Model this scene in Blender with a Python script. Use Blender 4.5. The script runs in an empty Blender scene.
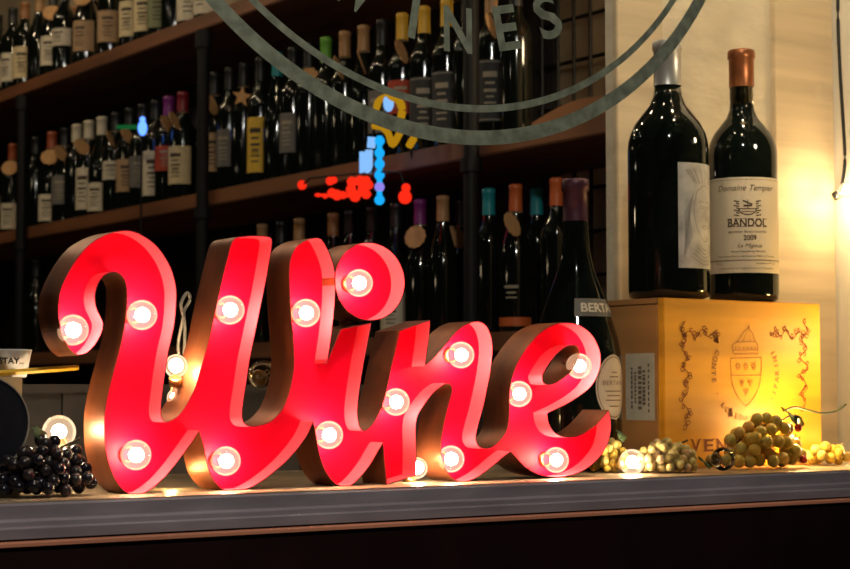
import bpy, bmesh, math, random
from mathutils import Vector, Matrix
from mathutils.geometry import tessellate_polygon
random.seed(7)
D = bpy.data
SC = bpy.context.scene
COL = SC.collection
PI = math.pi

# ------------------------------------------------------------------ camera
F = 1740.0
PITCH = math.atan(105.5 / F)
YAW = math.radians(35)
CAMZ = 1.008
cam = D.cameras.new('camera')
cam.sensor_width = 36.0
cam.lens = 36.0 * F / 850.0
cam.dof.use_dof = True
cam.dof.focus_distance = 1.98
cam.dof.aperture_fstop = 0.0737 / 0.0056
cam.clip_start = 0.05
co = D.objects.new('camera', cam)
COL.objects.link(co)
co.location = (0, 0, CAMZ)
co.rotation_euler = (PI / 2 + PITCH, 0, -YAW)
SC.camera = co
FWD = Vector((math.sin(YAW) * math.cos(PITCH), math.cos(YAW) * math.cos(PITCH), math.sin(PITCH)))
RT = Vector((math.cos(YAW), -math.sin(YAW), 0))
UP = RT.cross(FWD)


def at(px, py, X=None, Y=None, Z=None):
    """Where the sight line of a photo pixel meets a plane of the place."""
    d = RT * ((px - 425) / F) + UP * ((284.5 - py) / F) + FWD
    if X is not None: t = X / d.x
    elif Y is not None: t = Y / d.y
    else: t = (Z - CAMZ) / d.z
    return Vector((0, 0, CAMZ)) + d * t


# ------------------------------------------------------------------ materials
def new_mat(name):
    m = D.materials.new(name)
    m.use_nodes = True
    nt = m.node_tree
    return m, nt, nt.nodes['Principled BSDF']


MC = {}


def pm(name, col, rough=0.5, metal=0.0, var=0.0, scale=30.0, stretch=(1, 1, 1), bump=0.0, emit=None, es=0.0, coat=0.0, spec=0.5, col2=None, trans=0.0):
    if name in MC: return MC[name]
    m, nt, b = new_mat(name)
    c = (col[0], col[1], col[2], 1)
    b.inputs['Base Color'].default_value = c
    b.inputs['Roughness'].default_value = rough
    b.inputs['Metallic'].default_value = metal
    b.inputs['Specular IOR Level'].default_value = spec
    if coat: b.inputs['Coat Weight'].default_value = coat; b.inputs['Coat Roughness'].default_value = 0.08
    if emit: b.inputs['Emission Color'].default_value = (*emit, 1); b.inputs['Emission Strength'].default_value = es
    if trans: b.inputs['Subsurface Weight'].default_value = trans; b.inputs['Subsurface Radius'].default_value = (.006, .005, .002); b.inputs['Subsurface Scale'].default_value = 1.0
    if var or bump or col2:
        tc = nt.nodes.new('ShaderNodeTexCoord')
        mp = nt.nodes.new('ShaderNodeMapping'); mp.inputs['Scale'].default_value = stretch
        no = nt.nodes.new('ShaderNodeTexNoise'); no.inputs['Scale'].default_value = scale; no.inputs['Detail'].default_value = 6
        nt.links.new(tc.outputs['Object'], mp.inputs[0]); nt.links.new(mp.outputs[0], no.inputs['Vector'])
        cr = nt.nodes.new('ShaderNodeValToRGB')
        d = col2 or tuple(x * (1 - var) for x in col); e = tuple(min(1, x * (1 + var * .6)) for x in col)
        cr.color_ramp.elements[0].color = (*d, 1); cr.color_ramp.elements[1].color = (*e, 1)
        cr.color_ramp.elements[0].position = .32; cr.color_ramp.elements[1].position = .68
        nt.links.new(no.outputs['Fac'], cr.inputs[0]); nt.links.new(cr.outputs[0], b.inputs['Base Color'])
        if bump:
            bp = nt.nodes.new('ShaderNodeBump'); bp.inputs['Strength'].default_value = bump; bp.inputs['Distance'].default_value = .004
            nt.links.new(no.outputs['Fac'], bp.inputs['Height']); nt.links.new(bp.outputs[0], b.inputs['Normal'])
    MC[name] = m
    return m


def em(name, col, s):
    if name in MC: return MC[name]
    m = D.materials.new(name); m.use_nodes = True; nt = m.node_tree
    nt.nodes.remove(nt.nodes['Principled BSDF'])
    e = nt.nodes.new('ShaderNodeEmission'); e.inputs[0].default_value = (*col, 1); e.inputs[1].default_value = s
    nt.links.new(e.outputs[0], nt.nodes['Material Output'].inputs[0])
    MC[name] = m
    return m


def thin_glass(name, tint, ior, emit=None, es=0.0, rough=0.0):
    """A thin clear wall of glass: see-through with a Fresnel reflection."""
    if name in MC: return MC[name]
    m = D.materials.new(name); m.use_nodes = True; nt = m.node_tree
    nt.nodes.remove(nt.nodes['Principled BSDF'])
    tr = nt.nodes.new('ShaderNodeBsdfTransparent'); tr.inputs[0].default_value = (*tint, 1)
    gl = nt.nodes.new('ShaderNodeBsdfGlossy'); gl.inputs['Roughness'].default_value = rough
    fr = nt.nodes.new('ShaderNodeFresnel'); fr.inputs[0].default_value = ior
    mx = nt.nodes.new('ShaderNodeMixShader')
    nt.links.new(fr.outputs[0], mx.inputs[0]); nt.links.new(tr.outputs[0], mx.inputs[1]); nt.links.new(gl.outputs[0], mx.inputs[2])
    out = mx.outputs[0]
    if emit:
        e = nt.nodes.new('ShaderNodeEmission'); e.inputs[0].default_value = (*emit, 1); e.inputs[1].default_value = es
        ad = nt.nodes.new('ShaderNodeAddShader'); nt.links.new(out, ad.inputs[0]); nt.links.new(e.outputs[0], ad.inputs[1]); out = ad.outputs[0]
    nt.links.new(out, nt.nodes['Material Output'].inputs[0])
    MC[name] = m
    return m


# ------------------------------------------------------------------ mesh helpers
def obj(name, me, m=None, parent=None, smooth=False):
    if isinstance(me, bmesh.types.BMesh):
        bm = me; me = D.meshes.new(name); bm.to_mesh(me); bm.free()
    if m is not None:
        me.materials.clear(); me.materials.append(m)
    if smooth:
        for p in me.polygons: p.use_smooth = True
    o = D.objects.new(name, me); COL.objects.link(o)
    if parent: o.parent = parent
    return o


def tag(o, label=None, cat=None, group=None, kind=None):
    if label: o['label'] = label
    if cat: o['category'] = cat
    if group: o['group'] = group
    if kind: o['kind'] = kind
    return o


def thing(name, label, cat, loc=(0, 0, 0), rz=0.0, group=None):
    o = D.objects.new(name, None); COL.objects.link(o)
    o.empty_display_size = .02
    o.location = loc; o.rotation_euler = (0, 0, rz)
    return tag(o, label, cat, group)


def struct(name, bm, m, parent=None, smooth=False):
    o = obj(name, bm, m, parent, smooth)
    if not parent: o['kind'] = 'structure'
    return o


def bx(bm, x0, y0, z0, x1, y1, z1, bev=0.0):
    r = bmesh.ops.create_cube(bm, size=1)
    for v in r['verts']:
        v.co = Vector((x0 + (v.co.x + .5) * (x1 - x0), y0 + (v.co.y + .5) * (y1 - y0), z0 + (v.co.z + .5) * (z1 - z0)))
    if bev:
        es = list({e for v in r['verts'] for e in v.link_edges})
        bmesh.ops.bevel(bm, geom=es, offset=bev, segments=2, affect='EDGES', clamp_overlap=True)
    return bm


def box(*a, bev=0.0):
    return bx(bmesh.new(), *a, bev=bev)


def lathe(prof, n=32, a0=None, a1=None, bm=None):
    """prof: [(r, z)]; full turn, or from angle a0 to a1 (0 faces -Y, positive to +X)."""
    bm = bm or bmesh.new()
    full = a0 is None
    if full: a0, a1 = 0, 2 * PI
    cols = []
    m = n if full else n + 1
    for i in range(m):
        a = a0 + (a1 - a0) * i / n
        cols.append([bm.verts.new((r * math.sin(a), -r * math.cos(a), z)) for r, z in prof])
    for i in range(n):
        A, B = cols[i], cols[(i + 1) % m]
        for k in range(len(prof) - 1):
            bm.faces.new((A[k], B[k], B[k + 1], A[k + 1]))
    bmesh.ops.remove_doubles(bm, verts=bm.verts, dist=1e-6)
    return bm


def ball(bm, c, r, u=16, v=10, s=(1, 1, 1)):
    r_ = bmesh.ops.create_uvsphere(bm, u_segments=u, v_segments=v, radius=r)
    for x in r_['verts']: x.co = Vector((x.co.x * s[0], x.co.y * s[1], x.co.z * s[2])) + Vector(c)
    return bm


def tube(bm, pts, r, n=8, taper=None):
    pts = [Vector(p) for p in pts]
    rings = []
    up = Vector((0, 0, 1))
    for i, p in enumerate(pts):
        d = (pts[min(i + 1, len(pts) - 1)] - pts[max(i - 1, 0)]).normalized()
        a = d.cross(up)
        if a.length < 1e-3: a = d.cross(Vector((1, 0, 0)))
        a.normalize(); b = d.cross(a)
        rr = r if taper is None else r * (1 + (taper - 1) * i / (len(pts) - 1))
        rings.append([bm.verts.new(p + (a * math.cos(2 * PI * k / n) + b * math.sin(2 * PI * k / n)) * rr) for k in range(n)])
    for i in range(len(pts) - 1):
        for k in range(n):
            bm.faces.new((rings[i][k], rings[i][(k + 1) % n], rings[i + 1][(k + 1) % n], rings[i + 1][k]))
    bm.faces.new(rings[0][::-1]); bm.faces.new(rings[-1])
    return bm


def smooth_pts(P, sub=6, closed=False):
    out = []
    n = len(P)
    P = [Vector(p) for p in P]
    for i in range(n if closed else n - 1):
        if closed: a, b, c, d = P[i - 1], P[i], P[(i + 1) % n], P[(i + 2) % n]
        else: a, b, c, d = P[max(i - 1, 0)], P[i], P[i + 1], P[min(i + 2, n - 1)]
        for k in range(sub):
            t = k / sub
            out.append(.5 * ((2 * b) + (c - a) * t + (2 * a - 5 * b + 4 * c - d) * t * t + (3 * b - a - 3 * c + d) * t ** 3))
    if not closed: out.append(P[-1])
    return out


def contour(P, sub=4):
    """Closed 2D outline through points; a point with a third member is a corner."""
    n = len(P); pts = [Vector((p[0], p[1])) for p in P]; cor = [len(p) > 2 for p in P]
    out = []
    for i in range(n):
        b, c = pts[i], pts[(i + 1) % n]
        a = b if cor[i] else pts[i - 1]
        d = c if cor[(i + 1) % n] else pts[(i + 2) % n]
        L = (c - b).length
        ks = sub if L > 3 else max(2, sub // 2)
        for k in range(ks):
            t = k / ks
            # centripetal-like damping: scale tangents to the span
            m0 = (c - a); m0 = m0 / max(m0.length, 1e-6) * L if not cor[i] else (c - b)
            m1 = (d - b); m1 = m1 / max(m1.length, 1e-6) * L if not cor[(i + 1) % n] else (c - b)
            h = ((2 * t ** 3 - 3 * t * t + 1), (t ** 3 - 2 * t * t + t), (-2 * t ** 3 + 3 * t * t), (t ** 3 - t * t))
            out.append(b * h[0] + m0 * h[1] + c * h[2] + m1 * h[3])
    return out


def area2(P):
    return sum(P[i - 1].x * P[i].y - P[i].x * P[i - 1].y for i in range(len(P))) / 2


def fill(loops, y, bm=None):
    """A flat face in the XZ plane at depth y between an outline and its holes."""
    bm = bm or bmesh.new()
    allp = [p for L in loops for p in L]
    vs = [bm.verts.new((p.x, y, p.y)) for p in allp]
    for t in tessellate_polygon([[Vector((p.x, p.y, 0)) for p in L] for L in loops]):
        try: bm.faces.new([vs[i] for i in t])
        except ValueError: pass
    return bm


def ribbon(bm, pts, w, y=0.0, closed=False, th=0.0):
    """A flat printed line in the XZ plane."""
    P = [Vector((p[0], p[1])) for p in pts]
    n = len(P); L = []
    for i in range(n):
        a = P[i - 1] if (closed or i) else P[i]
        b = P[(i + 1) % n] if (closed or i < n - 1) else P[i]
        d = (b - a); d = d.normalized() if d.length > 1e-9 else Vector((1, 0))
        nn = Vector((-d.y, d.x)) * w / 2
        L.append((bm.verts.new((P[i].x + nn.x, y, P[i].y + nn.y)), bm.verts.new((P[i].x - nn.x, y, P[i].y - nn.y))))
    for i in range(n if closed else n - 1):
        A, B = L[i], L[(i + 1) % n]
        bm.faces.new((A[0], A[1], B[1], B[0]))
    return bm


def text_bm(s, h, cx=0.0, cz=0.0, bm=None, shear=0.0, width=None, bold=0.0, y=0.0, fn=None):
    """Lettering as flat faces in XZ, cap height h, centred on cx, baseline cz."""
    cu = D.curves.new('t', 'FONT'); cu.body = s; cu.size = h / .7; cu.align_x = 'CENTER'; cu.shear = shear; cu.offset = bold; cu.resolution_u = 3
    o = D.objects.new('t', cu); COL.objects.link(o)
    dg = bpy.context.evaluated_depsgraph_get(); dg.update()
    me = D.meshes.new_from_object(o.evaluated_get(dg))
    D.objects.remove(o); D.curves.remove(cu)
    xs = [v.co.x for v in me.vertices]
    sx = 1.0
    if width and xs: sx = width / max(1e-6, max(xs) - min(xs))
    mid = (max(xs) + min(xs)) / 2 if xs else 0
    bm = bm or bmesh.new()
    vs = []
    for v in me.vertices:
        p = ((v.co.x - mid) * sx + cx, v.co.y + cz)
        vs.append(bm.verts.new(fn(*p) if fn else (p[0], y, p[1])))
    for p in me.polygons:
        try: bm.faces.new([vs[i] for i in p.vertices])
        except ValueError: pass
    D.meshes.remove(me)
    return bm


def prof_r(prof, z):
    for (r0, z0), (r1, z1) in zip(prof, prof[1:]):
        if min(z0, z1) <= z <= max(z0, z1) and abs(z1 - z0) > 1e-9:
            return r0 + (r1 - r0) * (z - z0) / (z1 - z0)
    return prof[-1][0]


def wrapper(prof, off, a0=0.0, rref=None):
    """Maps flat (x, z) onto a turned surface of that profile."""
    def f(x, z):
        r = prof_r(prof, z) + off
        a = a0 + x / (rref or r)
        return (r * math.sin(a), -r * math.cos(a), z)
    return f


def patch(f, x0, x1, z0, z1, nx=16, nz=6, shape=None):
    bm = bmesh.new()
    g = [[bm.verts.new(f(x0 + (x1 - x0) * i / nx, z0 + (z1 - z0) * k / nz)) for k in range(nz + 1)] for i in range(nx + 1)]
    for i in range(nx):
        for k in range(nz):
            bm.faces.new((g[i][k], g[i + 1][k], g[i + 1][k + 1], g[i][k + 1]))
    return bm


def ellipse_patch(f, cx, cz, rx, rz, n=32, m=6):
    bm = bmesh.new(); c = bm.verts.new(f(cx, cz)); prev = None
    for k in range(1, m + 1):
        ring = [bm.verts.new(f(cx + rx * k / m * math.cos(2 * PI * i / n), cz + rz * k / m * math.sin(2 * PI * i / n))) for i in range(n)]
        for i in range(n):
            if prev is None: bm.faces.new((c, ring[i], ring[(i + 1) % n]))
            else: bm.faces.new((prev[i], ring[i], ring[(i + 1) % n], prev[(i + 1) % n]))
        prev = ring
    return bm


def wrap_line(bm, f, x0, z0, x1, z1, w, n=10):
    for i in range(n):
        a, b = i / n, (i + 1) / n
        dx, dz = x1 - x0, z1 - z0; L = math.hypot(dx, dz); nx, nz = -dz / L * w / 2, dx / L * w / 2
        q = []
        for t, s in ((a, 1), (a, -1), (b, -1), (b, 1)):
            q.append(bm.verts.new(f(x0 + dx * t + nx * s, z0 + dz * t + nz * s)))
        bm.faces.new(q)
    return bm


def copy_tree(o, parent=None):
    c = o.copy(); COL.objects.link(c); c.parent = parent
    for ch in list(o.children): copy_tree(ch, c)
    return c


# ------------------------------------------------------------------ setting
SILL = 0.9012
GY = 1.60          # pane
YS = 1.645         # front rim of the lettering
M_wood_shelf = pm('shelf wood', (.22, .085, .035), .55, var=.4, scale=14, stretch=(1, .12, 1), bump=.1)
M_cream = pm('cream painted board', (.66, .52, .34), .6, var=.2, scale=16, stretch=(.12, 1, 2.4), bump=.2)
M_plaster = pm('trowelled plaster', (.66, .57, .42), .7, var=.10, scale=14, stretch=(1, 1, 2.0), bump=1.0)
M_rail = pm('grey gloss paint', (.32, .28, .30), .30, var=.25, scale=40, stretch=(.2, 1, 1), bump=.12, coat=.3)
M_lip = pm('worn red paint', (.75, .30, .17), .4, var=.3, scale=25, stretch=(.1, 1, 1))
M_darkwood = pm('dark oxblood wood', (.018, .006, .005), .4, var=.3, scale=12)
M_deck = pm('worn sill paint', (.34, .25, .16), .45, var=.3, scale=20)
M_black = pm('dark room', (.012, .009, .008), .8)
M_iron = pm('black iron', (.006, .006, .0065), .6, metal=.4, var=.3, scale=60)

struct('floor', box(-2.5, 1.5, -.05, 2.6, 7.6, 0), pm('dark floor', (.05, .03, .02), .6, var=.3, scale=6))
struct('ceiling', box(-2.5, 1.5, 2.9, 2.6, 7.6, 2.95), M_black)
struct('wall_back', box(-2.5, 7.5, 0, 2.6, 7.55, 2.9), M_black)
struct('wall_left', box(-2.55, 1.5, 0, -2.5, 7.6, 2.9), M_black)
M_tan = pm('tan wall paint', (.40, .32, .21), .8, var=.15, scale=8)
struct('wall_right', box(2.47, 1.97, 0, 2.52, 7.5, 2.9), M_tan)
# front wall under the window, sill deck
struct('wall_front', box(-2.5, 1.581, 0, 2.3, 1.62, SILL - .06), M_darkwood)
bm = box(-.6, 1.588, SILL - .03, 2.2, 2.02, SILL, bev=.001)
struct('trim_1', bm, M_deck)
# partition behind the crate: board, plaster, board
bm = box(1.724, 1.965, SILL, 2.20, 1.985, 2.3)
struct('wall_partition', bm, M_plaster)
struct('trim_2', box(1.721, 1.955, SILL, 1.815, 1.966, 2.3, bev=.0015), M_cream)
struct('trim_3', box(2.058, 1.955, SILL, 2.196, 1.966, 2.3, bev=.0015), M_cream)
struct('wall_side', box(2.20, 1.57, SILL, 2.24, 2.0, 2.3), pm('white reveal paint', (.75, .70, .6), .5))
# low rail closing the back of the display
bm = box(-.6, 2.005, SILL, 1.69, 2.03, 1.003)
bx(bm, -.6, 1.995, 1.003, 1.69, 2.045, 1.015, bev=.002)
for x in (.55, .86, 1.2, 1.5): bx(bm, x, 1.999, SILL, x + .03, 2.006, 1.003)
struct('trim_4', bm, pm('grey weathered rail', (.060, .050, .042), .5, var=.3, scale=18))
# sash rail: stepped grey moulding
RY = .016
prof = [(1.60, SILL - .001), (1.571 + RY, SILL - .001), (1.568 + RY, SILL - .003), (1.568 + RY, SILL - .0155), (1.566 + RY, SILL - .0165), (1.562 + RY, SILL - .0168), (1.5605 + RY, SILL - .018), (1.5605 + RY, SILL - .0225),
        (1.556 + RY, SILL - .0232), (1.5545 + RY, SILL - .0242), (1.5545 + RY, SILL - .0335), (1.58 + RY, SILL - .034)]
def extr(prof, x0, x1):
    bm = bmesh.new()
    A = [bm.verts.new((x0, y, z)) for y, z in prof]; B = [bm.verts.new((x1, y, z)) for y, z in prof]
    for i in range(len(prof) - 1): bm.faces.new((A[i], A[i + 1], B[i + 1], B[i]))
    bm.faces.new(A[::-1]); bm.faces.new(B)
    bmesh.ops.recalc_face_normals(bm, faces=bm.faces)
    return bm
struct('trim_5', extr(prof, -.6, 2.24), M_rail)
struct('trim_6', extr([(1.59, SILL - .0355), (1.567, SILL - .0355), (1.563, SILL - .037), (1.5625, SILL - .040), (1.565, SILL - .0415), (1.59, SILL - .0415)], -.6, 2.24), M_lip)
struct('trim_7', box(-.6, 1.566, SILL - .30, 2.24, 1.58, SILL - .042), M_darkwood)
# pane
win = D.objects.new('window_1', None); COL.objects.link(win); win['kind'] = 'structure'
obj('glass_pane', box(-.6, GY - .002, SILL, 2.2, GY + .002, 2.3), thin_glass('window glass', (.97, .98, .97), 1.22), win)
struct('ceiling_display', box(1.70, 1.57, 2.3, 2.24, 2.0, 2.34), M_cream)

# ------------------------------------------------------------------ shelves
SX = 2.13; ZS = {'top': 1.99, 'middle': 1.527, 'lower': 1.125}
def shelf(nm, z, x0, y0, y1, lab):
    t = obj('wall_shelf', box(x0, y0, z - .040, 2.46, y1, z, bev=.003), M_wood_shelf)
    tag(t, lab, 'shelf')
shelf('top', 1.99, 2.105, 2.1, 7.0, 'highest brown wooden shelf, loaded with bottles at upper left')
shelf('middle', 1.527, 2.13, 2.1, 7.0, 'brown wooden shelf crossing the middle height, behind the decal ring')
shelf('lower', 1.125, 2.13, 2.1, 7.0, 'lowest brown wooden shelf, mostly hidden behind the lit lettering')
POST = [5.249, 4.019, 2.845]
names = ['left', 'middle', 'right']
for i, y in enumerate(POST):
    bm = tube(bmesh.new(), [(2.108, y, 0), (2.108, y, 1.945)], .0165, 14)
    for z, h in ((1.925, .05), (1.47, .034), (1.09, .03)): tube(bm, [(2.108, y, z - h / 2), (2.108, y, z + h / 2 - .006)], .023, 14)
    lathe([(.04, 0), (.04, .008), (.018, .03)], 16, bm=bm)
    for v in bm.verts:
        if v.co.z < .05 and abs(v.co.x) < .1: v.co += Vector((2.108, y, 0))
    o = obj('pipe_post', bm, M_iron)
    tag(o, ['black iron pipe post at the far left edge of the bottle shelves', 'black iron pipe post left of the letter W middle stroke, under the top shelf',
            'black iron pipe post in front of the shelves, behind the decal letters'][i], 'post', 'black pipe posts of the shelving')
# dark shelf back and the wire grid on the bare tan wall
tag(obj('shelf_back_board', box(2.452, 3.0, 0, 2.468, 7.0, 1.945), M_black), 'dark board closing the back of the bottle shelves', 'board')
gm = bmesh.new()
for k in range(19): tube(gm, [(2.435, 2.02 + k * .0555, 1.14), (2.435, 2.02 + k * .0555, 1.94)], .0042, 6)
for k in range(9): tube(gm, [(2.443, 2.0, 1.16 + k * .095), (2.443, 3.04, 1.16 + k * .095)], .0042, 6)
tag(obj('wire_grid', gm, M_iron), 'black wire grid panel on the tan wall, right end of the shelves', 'grid panel')
# curved board lying at the right end of the middle shelf
bm = bmesh.new()
P = [Vector((-.16 + .32 * i / 12, .012 + .028 * math.sin(PI * i / 12))) for i in range(13)] + [Vector((.16, 0)), Vector((-.16, 0))]
A = [bm.verts.new((0, p.x, p.y)) for p in P]; B = [bm.verts.new((.12, p.x, p.y)) for p in P]
bm.faces.new(A); bm.faces.new(B[::-1])
for i in range(len(P)): bm.faces.new((A[i - 1], B[i - 1], B[i], A[i]))
bmesh.ops.recalc_face_normals(bm, faces=bm.faces)
o = obj('wooden_board', bm, pm('orange varnished wood', (.42, .17, .06), .4, var=.3, scale=15, stretch=(1, .2, 1)))
o.location = (2.15, 2.54, 1.5272)
tag(o, 'orange varnished wooden board with curved top on the middle shelf right end', 'board')

# ------------------------------------------------------------------ shelf bottles
BORD = [(0, .004), (.028, 0), (.0365, .004), (.0375, .012), (.0375, .185), (.0365, .197), (.031, .210), (.021, .224), (.0155, .236), (.0145, .25), (.0140, .292), (.0152, .293), (.0152, .301), (.012, .303), (0, .303)]
BURG = [(0, .004), (.030, 0), (.0385, .004), (.040, .012), (.040, .135), (.038, .158), (.033, .182), (.026, .205), (.019, .228), (.0155, .25), (.0142, .292), (.0155, .293), (.0155, .301), (.012, .303), (0, .303)]
M_glass_bottle = pm('dark bottle glass', (.004, .006, .004), .07, spec=.6)
MESH = {}
CAPC = {'black': (.012, .012, .013), 'tan': (.42, .23, .10), 'white': (.62, .55, .42), 'red-brown': (.34, .075, .03), 'yellow': (.75, .44, .04), 'teal': (.01, .27, .32), 'green': (.14, .42, .05),
        'orange': (.62, .13, .03), 'purple': (.19, .02, .17), 'dark red': (.20, .01, .02), 'brown': (.30, .13, .05)}
LABC = {'white': ((.70, .62, .48), .05, .145), 'cream': ((.68, .55, .33), .045, .15), 'tan': ((.42, .27, .15), .055, .15), 'grey': ((.16, .15, .14), .06, .15), 'yellow': ((.72, .46, .05), .03, .16),
        'red': ((.42, .05, .02), .09, .16), 'green': ((.20, .22, .12), .04, .155), 'black': ((.03, .03, .03), .035, .155), 'tall white': ((.68, .6, .46), .028, .155), 'low white': ((.68, .6, .46), .015, .10), 'small white': ((.66, .58, .46), .10, .155)}


def shared(key, fn, m, smooth=True):
    if key not in MESH:
        me = D.meshes.new(key); b = fn(); b.to_mesh(me); b.free(); me.materials.append(m)
        if smooth:
            for p in me.polygons: p.use_smooth = True
        MESH[key] = me
    return MESH[key]


def part(name, me, parent, loc=None, rot=None):
    o = D.objects.new(name, me); COL.objects.link(o); o.parent = parent
    if loc: o.location = loc
    if rot: o.rotation_euler = rot
    return o


M_ink = pm('label ink', (.05, .035, .025), .7)
M_tag = pm('kraft neck card', (.60, .33, .14), .8, var=.15, scale=60)


def label_print(P, z0, z1, dense):
    f = wrapper(P, .0009)
    bm = bmesh.new(); h = z1 - z0
    for fr, w_, t_ in ((.76, .018, .09), (.62, .012, .04), (.50, .016, .05), (.40, .010, .03), (.30, .015, .03), (.20, .013, .03)):
        wrap_line(bm, f, -w_, z0 + h * fr, w_, z0 + h * fr, h * t_)
    if dense:
        for k in range(5): wrap_line(bm, f, -.010 + .005 * k, z0 + h * .34, -.007 + .005 * k, z0 + h * .44, .0022, 3)
    return bm


def make_bottle(kind, cap, lab, tagk, loc, label, rz, band=None, group=None):
    P = BORD if kind == 'bord' else BURG
    t = thing('wine_bottle', label, 'bottle', loc, rz, group)
    part('glass_body', shared('body_' + kind, lambda: lathe(P, 28), M_glass_bottle), t)
    part('capsule', shared('capsule_' + cap, lambda: lathe([(.0165, .248), (.0160, .27), (.0158, .292), (.0166, .293), (.0166, .302), (.013, .3045), (0, .3045)], 20),
                           pm('capsule ' + cap, CAPC[cap], .4, metal=.0)), t)
    if lab:
        c, z0, z1 = LABC[lab]
        l = part('label', shared('label_%s_%s' % (kind, lab), lambda: patch(wrapper(P, .0005), -.048, .048, z0, z1, 20, 5), pm('paper ' + lab, c, .7, var=.12, scale=70)), t)
        ink = M_ink if lab not in ('black', 'grey', 'red') else pm('pale ink', (.35, .30, .22), .7)
        part('label_print', shared('print_%s_%s' % (kind, lab), lambda: label_print(P, z0, z1, lab in ('white', 'cream', 'yellow')), ink, False), l)
        if lab == 'black':
            def fr():
                b = bmesh.new(); f = wrapper(P, .001)
                for (x0, a, x1, c_) in ((-.044, z0 + .004, .044, z0 + .004), (-.044, z1 - .004, .044, z1 - .004), (-.044, z0 + .004, -.044, z1 - .004), (.044, z0 + .004, .044, z1 - .004)):
                    wrap_line(b, f, x0, a, x1, c_, .003, 12)
                return b
            part('label_border', shared('border_' + kind, fr, pm('grey border ink', (.22, .2, .17), .7), False), l)
    if band:
        part('band', shared('band_' + band, lambda: patch(wrapper(P, .0006), -.056, .056, .012, .030, 20, 2), pm('capsule ' + band, CAPC[band], .4)), t)
        part('lettering', shared('lettering_band', lambda: wrap_line(wrap_line(wrap_line(bmesh.new(), wrapper(P, .0008), -.018, .092, .018, .092, .006), wrapper(P, .0008), -.012, .080, .012, .080, .004), wrapper(P, .0008), -.014, .070, .014, .070, .003), pm('pale ink', (.35, .30, .22), .7), False), t)
    if tagk:
        if tagk == 'star':
            def tg():
                b = bmesh.new(); ring = []
                for i in range(10):
                    r = .030 if i % 2 == 0 else .013
                    ring.append((r * math.sin(PI * i / 5), r * math.cos(PI * i / 5)))
                A = [b.verts.new((x, -.001, z)) for x, z in ring]; B = [b.verts.new((x, .001, z)) for x, z in ring]
                b.faces.new(A); b.faces.new(B[::-1])
                for i in range(10): b.faces.new((A[i - 1], B[i - 1], B[i], A[i]))
                bmesh.ops.recalc_face_normals(b, faces=b.faces)
                return b
        else:
            def tg():
                b = bmesh.new(); n = 36; q = .0275
                ring = [((q + (.0012 * math.cos(12 * 2 * PI * i / n))) * math.cos(2 * PI * i / n), (q + .0012 * math.cos(12 * 2 * PI * i / n)) * math.sin(2 * PI * i / n)) for i in range(n)]
                A = [b.verts.new((x, -.001, z)) for x, z in ring]; B = [b.verts.new((x, .001, z)) for x, z in ring]
                b.faces.new(A); b.faces.new(B[::-1])
                for i in range(n): b.faces.new((A[i - 1], B[i - 1], B[i], A[i]))
                bmesh.ops.recalc_face_normals(b, faces=b.faces)
                return b
        face = {'round': -.1, 'star': 0, 'oval': 1.05, 'narrow': 1.5}[tagk] + .4
        g = part('neck_tag', shared('tag_' + ('star' if tagk == 'star' else 'round'), tg, M_tag, False), t)
        GM = Matrix.Rotation({'round': .25, 'star': .3}.get(tagk, .12), 4, 'Z') @ Matrix.Translation((0, -.040 if tagk in ('round', 'star') else -.046, .218)) @ Matrix.Rotation(face - (.3 if tagk in ('round', 'star') else .35), 4, 'Z') @ Matrix.Rotation(-.42, 4, 'X') @ Matrix.Rotation(random.uniform(-.2, .2), 4, 'Y')
        g.matrix_local = GM
        def st():
            b = bmesh.new(); tube(b, [(.0162 * math.sin(a), -.0162 * math.cos(a), .2465 - .002 * math.cos(a)) for a in [2 * PI * i / 16 for i in range(17)]], .001, 5)
            return b
        part('string', shared('tag_string', st, pm('jute', (.4, .28, .14), .9)), g).matrix_parent_inverse = GM.inverted()
    return t


# (px, capsule, label, tag, shape, band)
TOP = [(-6, 'black', 'white', None), (9, 'black', 'white', None), (21, 'brown', 'cream', None), (36, 'tan', None, None), (50, 'black', 'white', 'round'), (61, 'black', 'small white', None),
       (71, 'brown', 'grey', None), (83, 'black', 'tan', 'round'), (94, 'black', 'white', 'narrow'), (107, 'black', 'tan', None), (117, 'black', 'white', None), (130, 'black', 'cream', None),
       (144, 'black', 'cream', None), (158, 'black', 'green', None), (172, 'black', None, None), (188, 'black', 'tall white', None), (206, 'black', 'tall white', None)]
MID = [(-8, 'red-brown', 'white', None), (11, 'red-brown', 'low white', 'round'), (34, 'black', None, None), (50, 'red-brown', 'low white', 'round'), (63, 'black', 'grey', 'oval'), (75, 'white', None, None),
       (87, 'white', 'tall white', 'oval'), (100, 'white', 'low white', None), (114, 'black', 'small white', 'narrow'), (128, 'black', 'tan', 'oval'), (141, 'black', 'grey', None), (154, 'black', 'tall white', None),
       (167, 'purple', 'red', 'oval'), (181, 'dark red', 'cream', 'narrow'), (195, 'black', None, 'narrow'), (213, 'black', 'tan', 'oval'), (228, 'black', 'grey', None), (242, 'black', None, 'star'),
       (259, 'black', 'yellow', None), (276, 'teal', None, None), (292, 'black', 'grey', None), (308, 'black', None, 'round'), (325, 'green', None, None), (344, 'tan', None, 'narrow'), (363, 'tan', None, 'narrow'),
       (382, 'black', 'grey', None), (402, 'yellow', 'red', 'oval'), (424, 'yellow', 'black', None), (447, 'yellow', 'black', None), (468, 'black', None, None), (492, 'tan', 'black', 'oval'), (517, 'black', None, None)]
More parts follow.
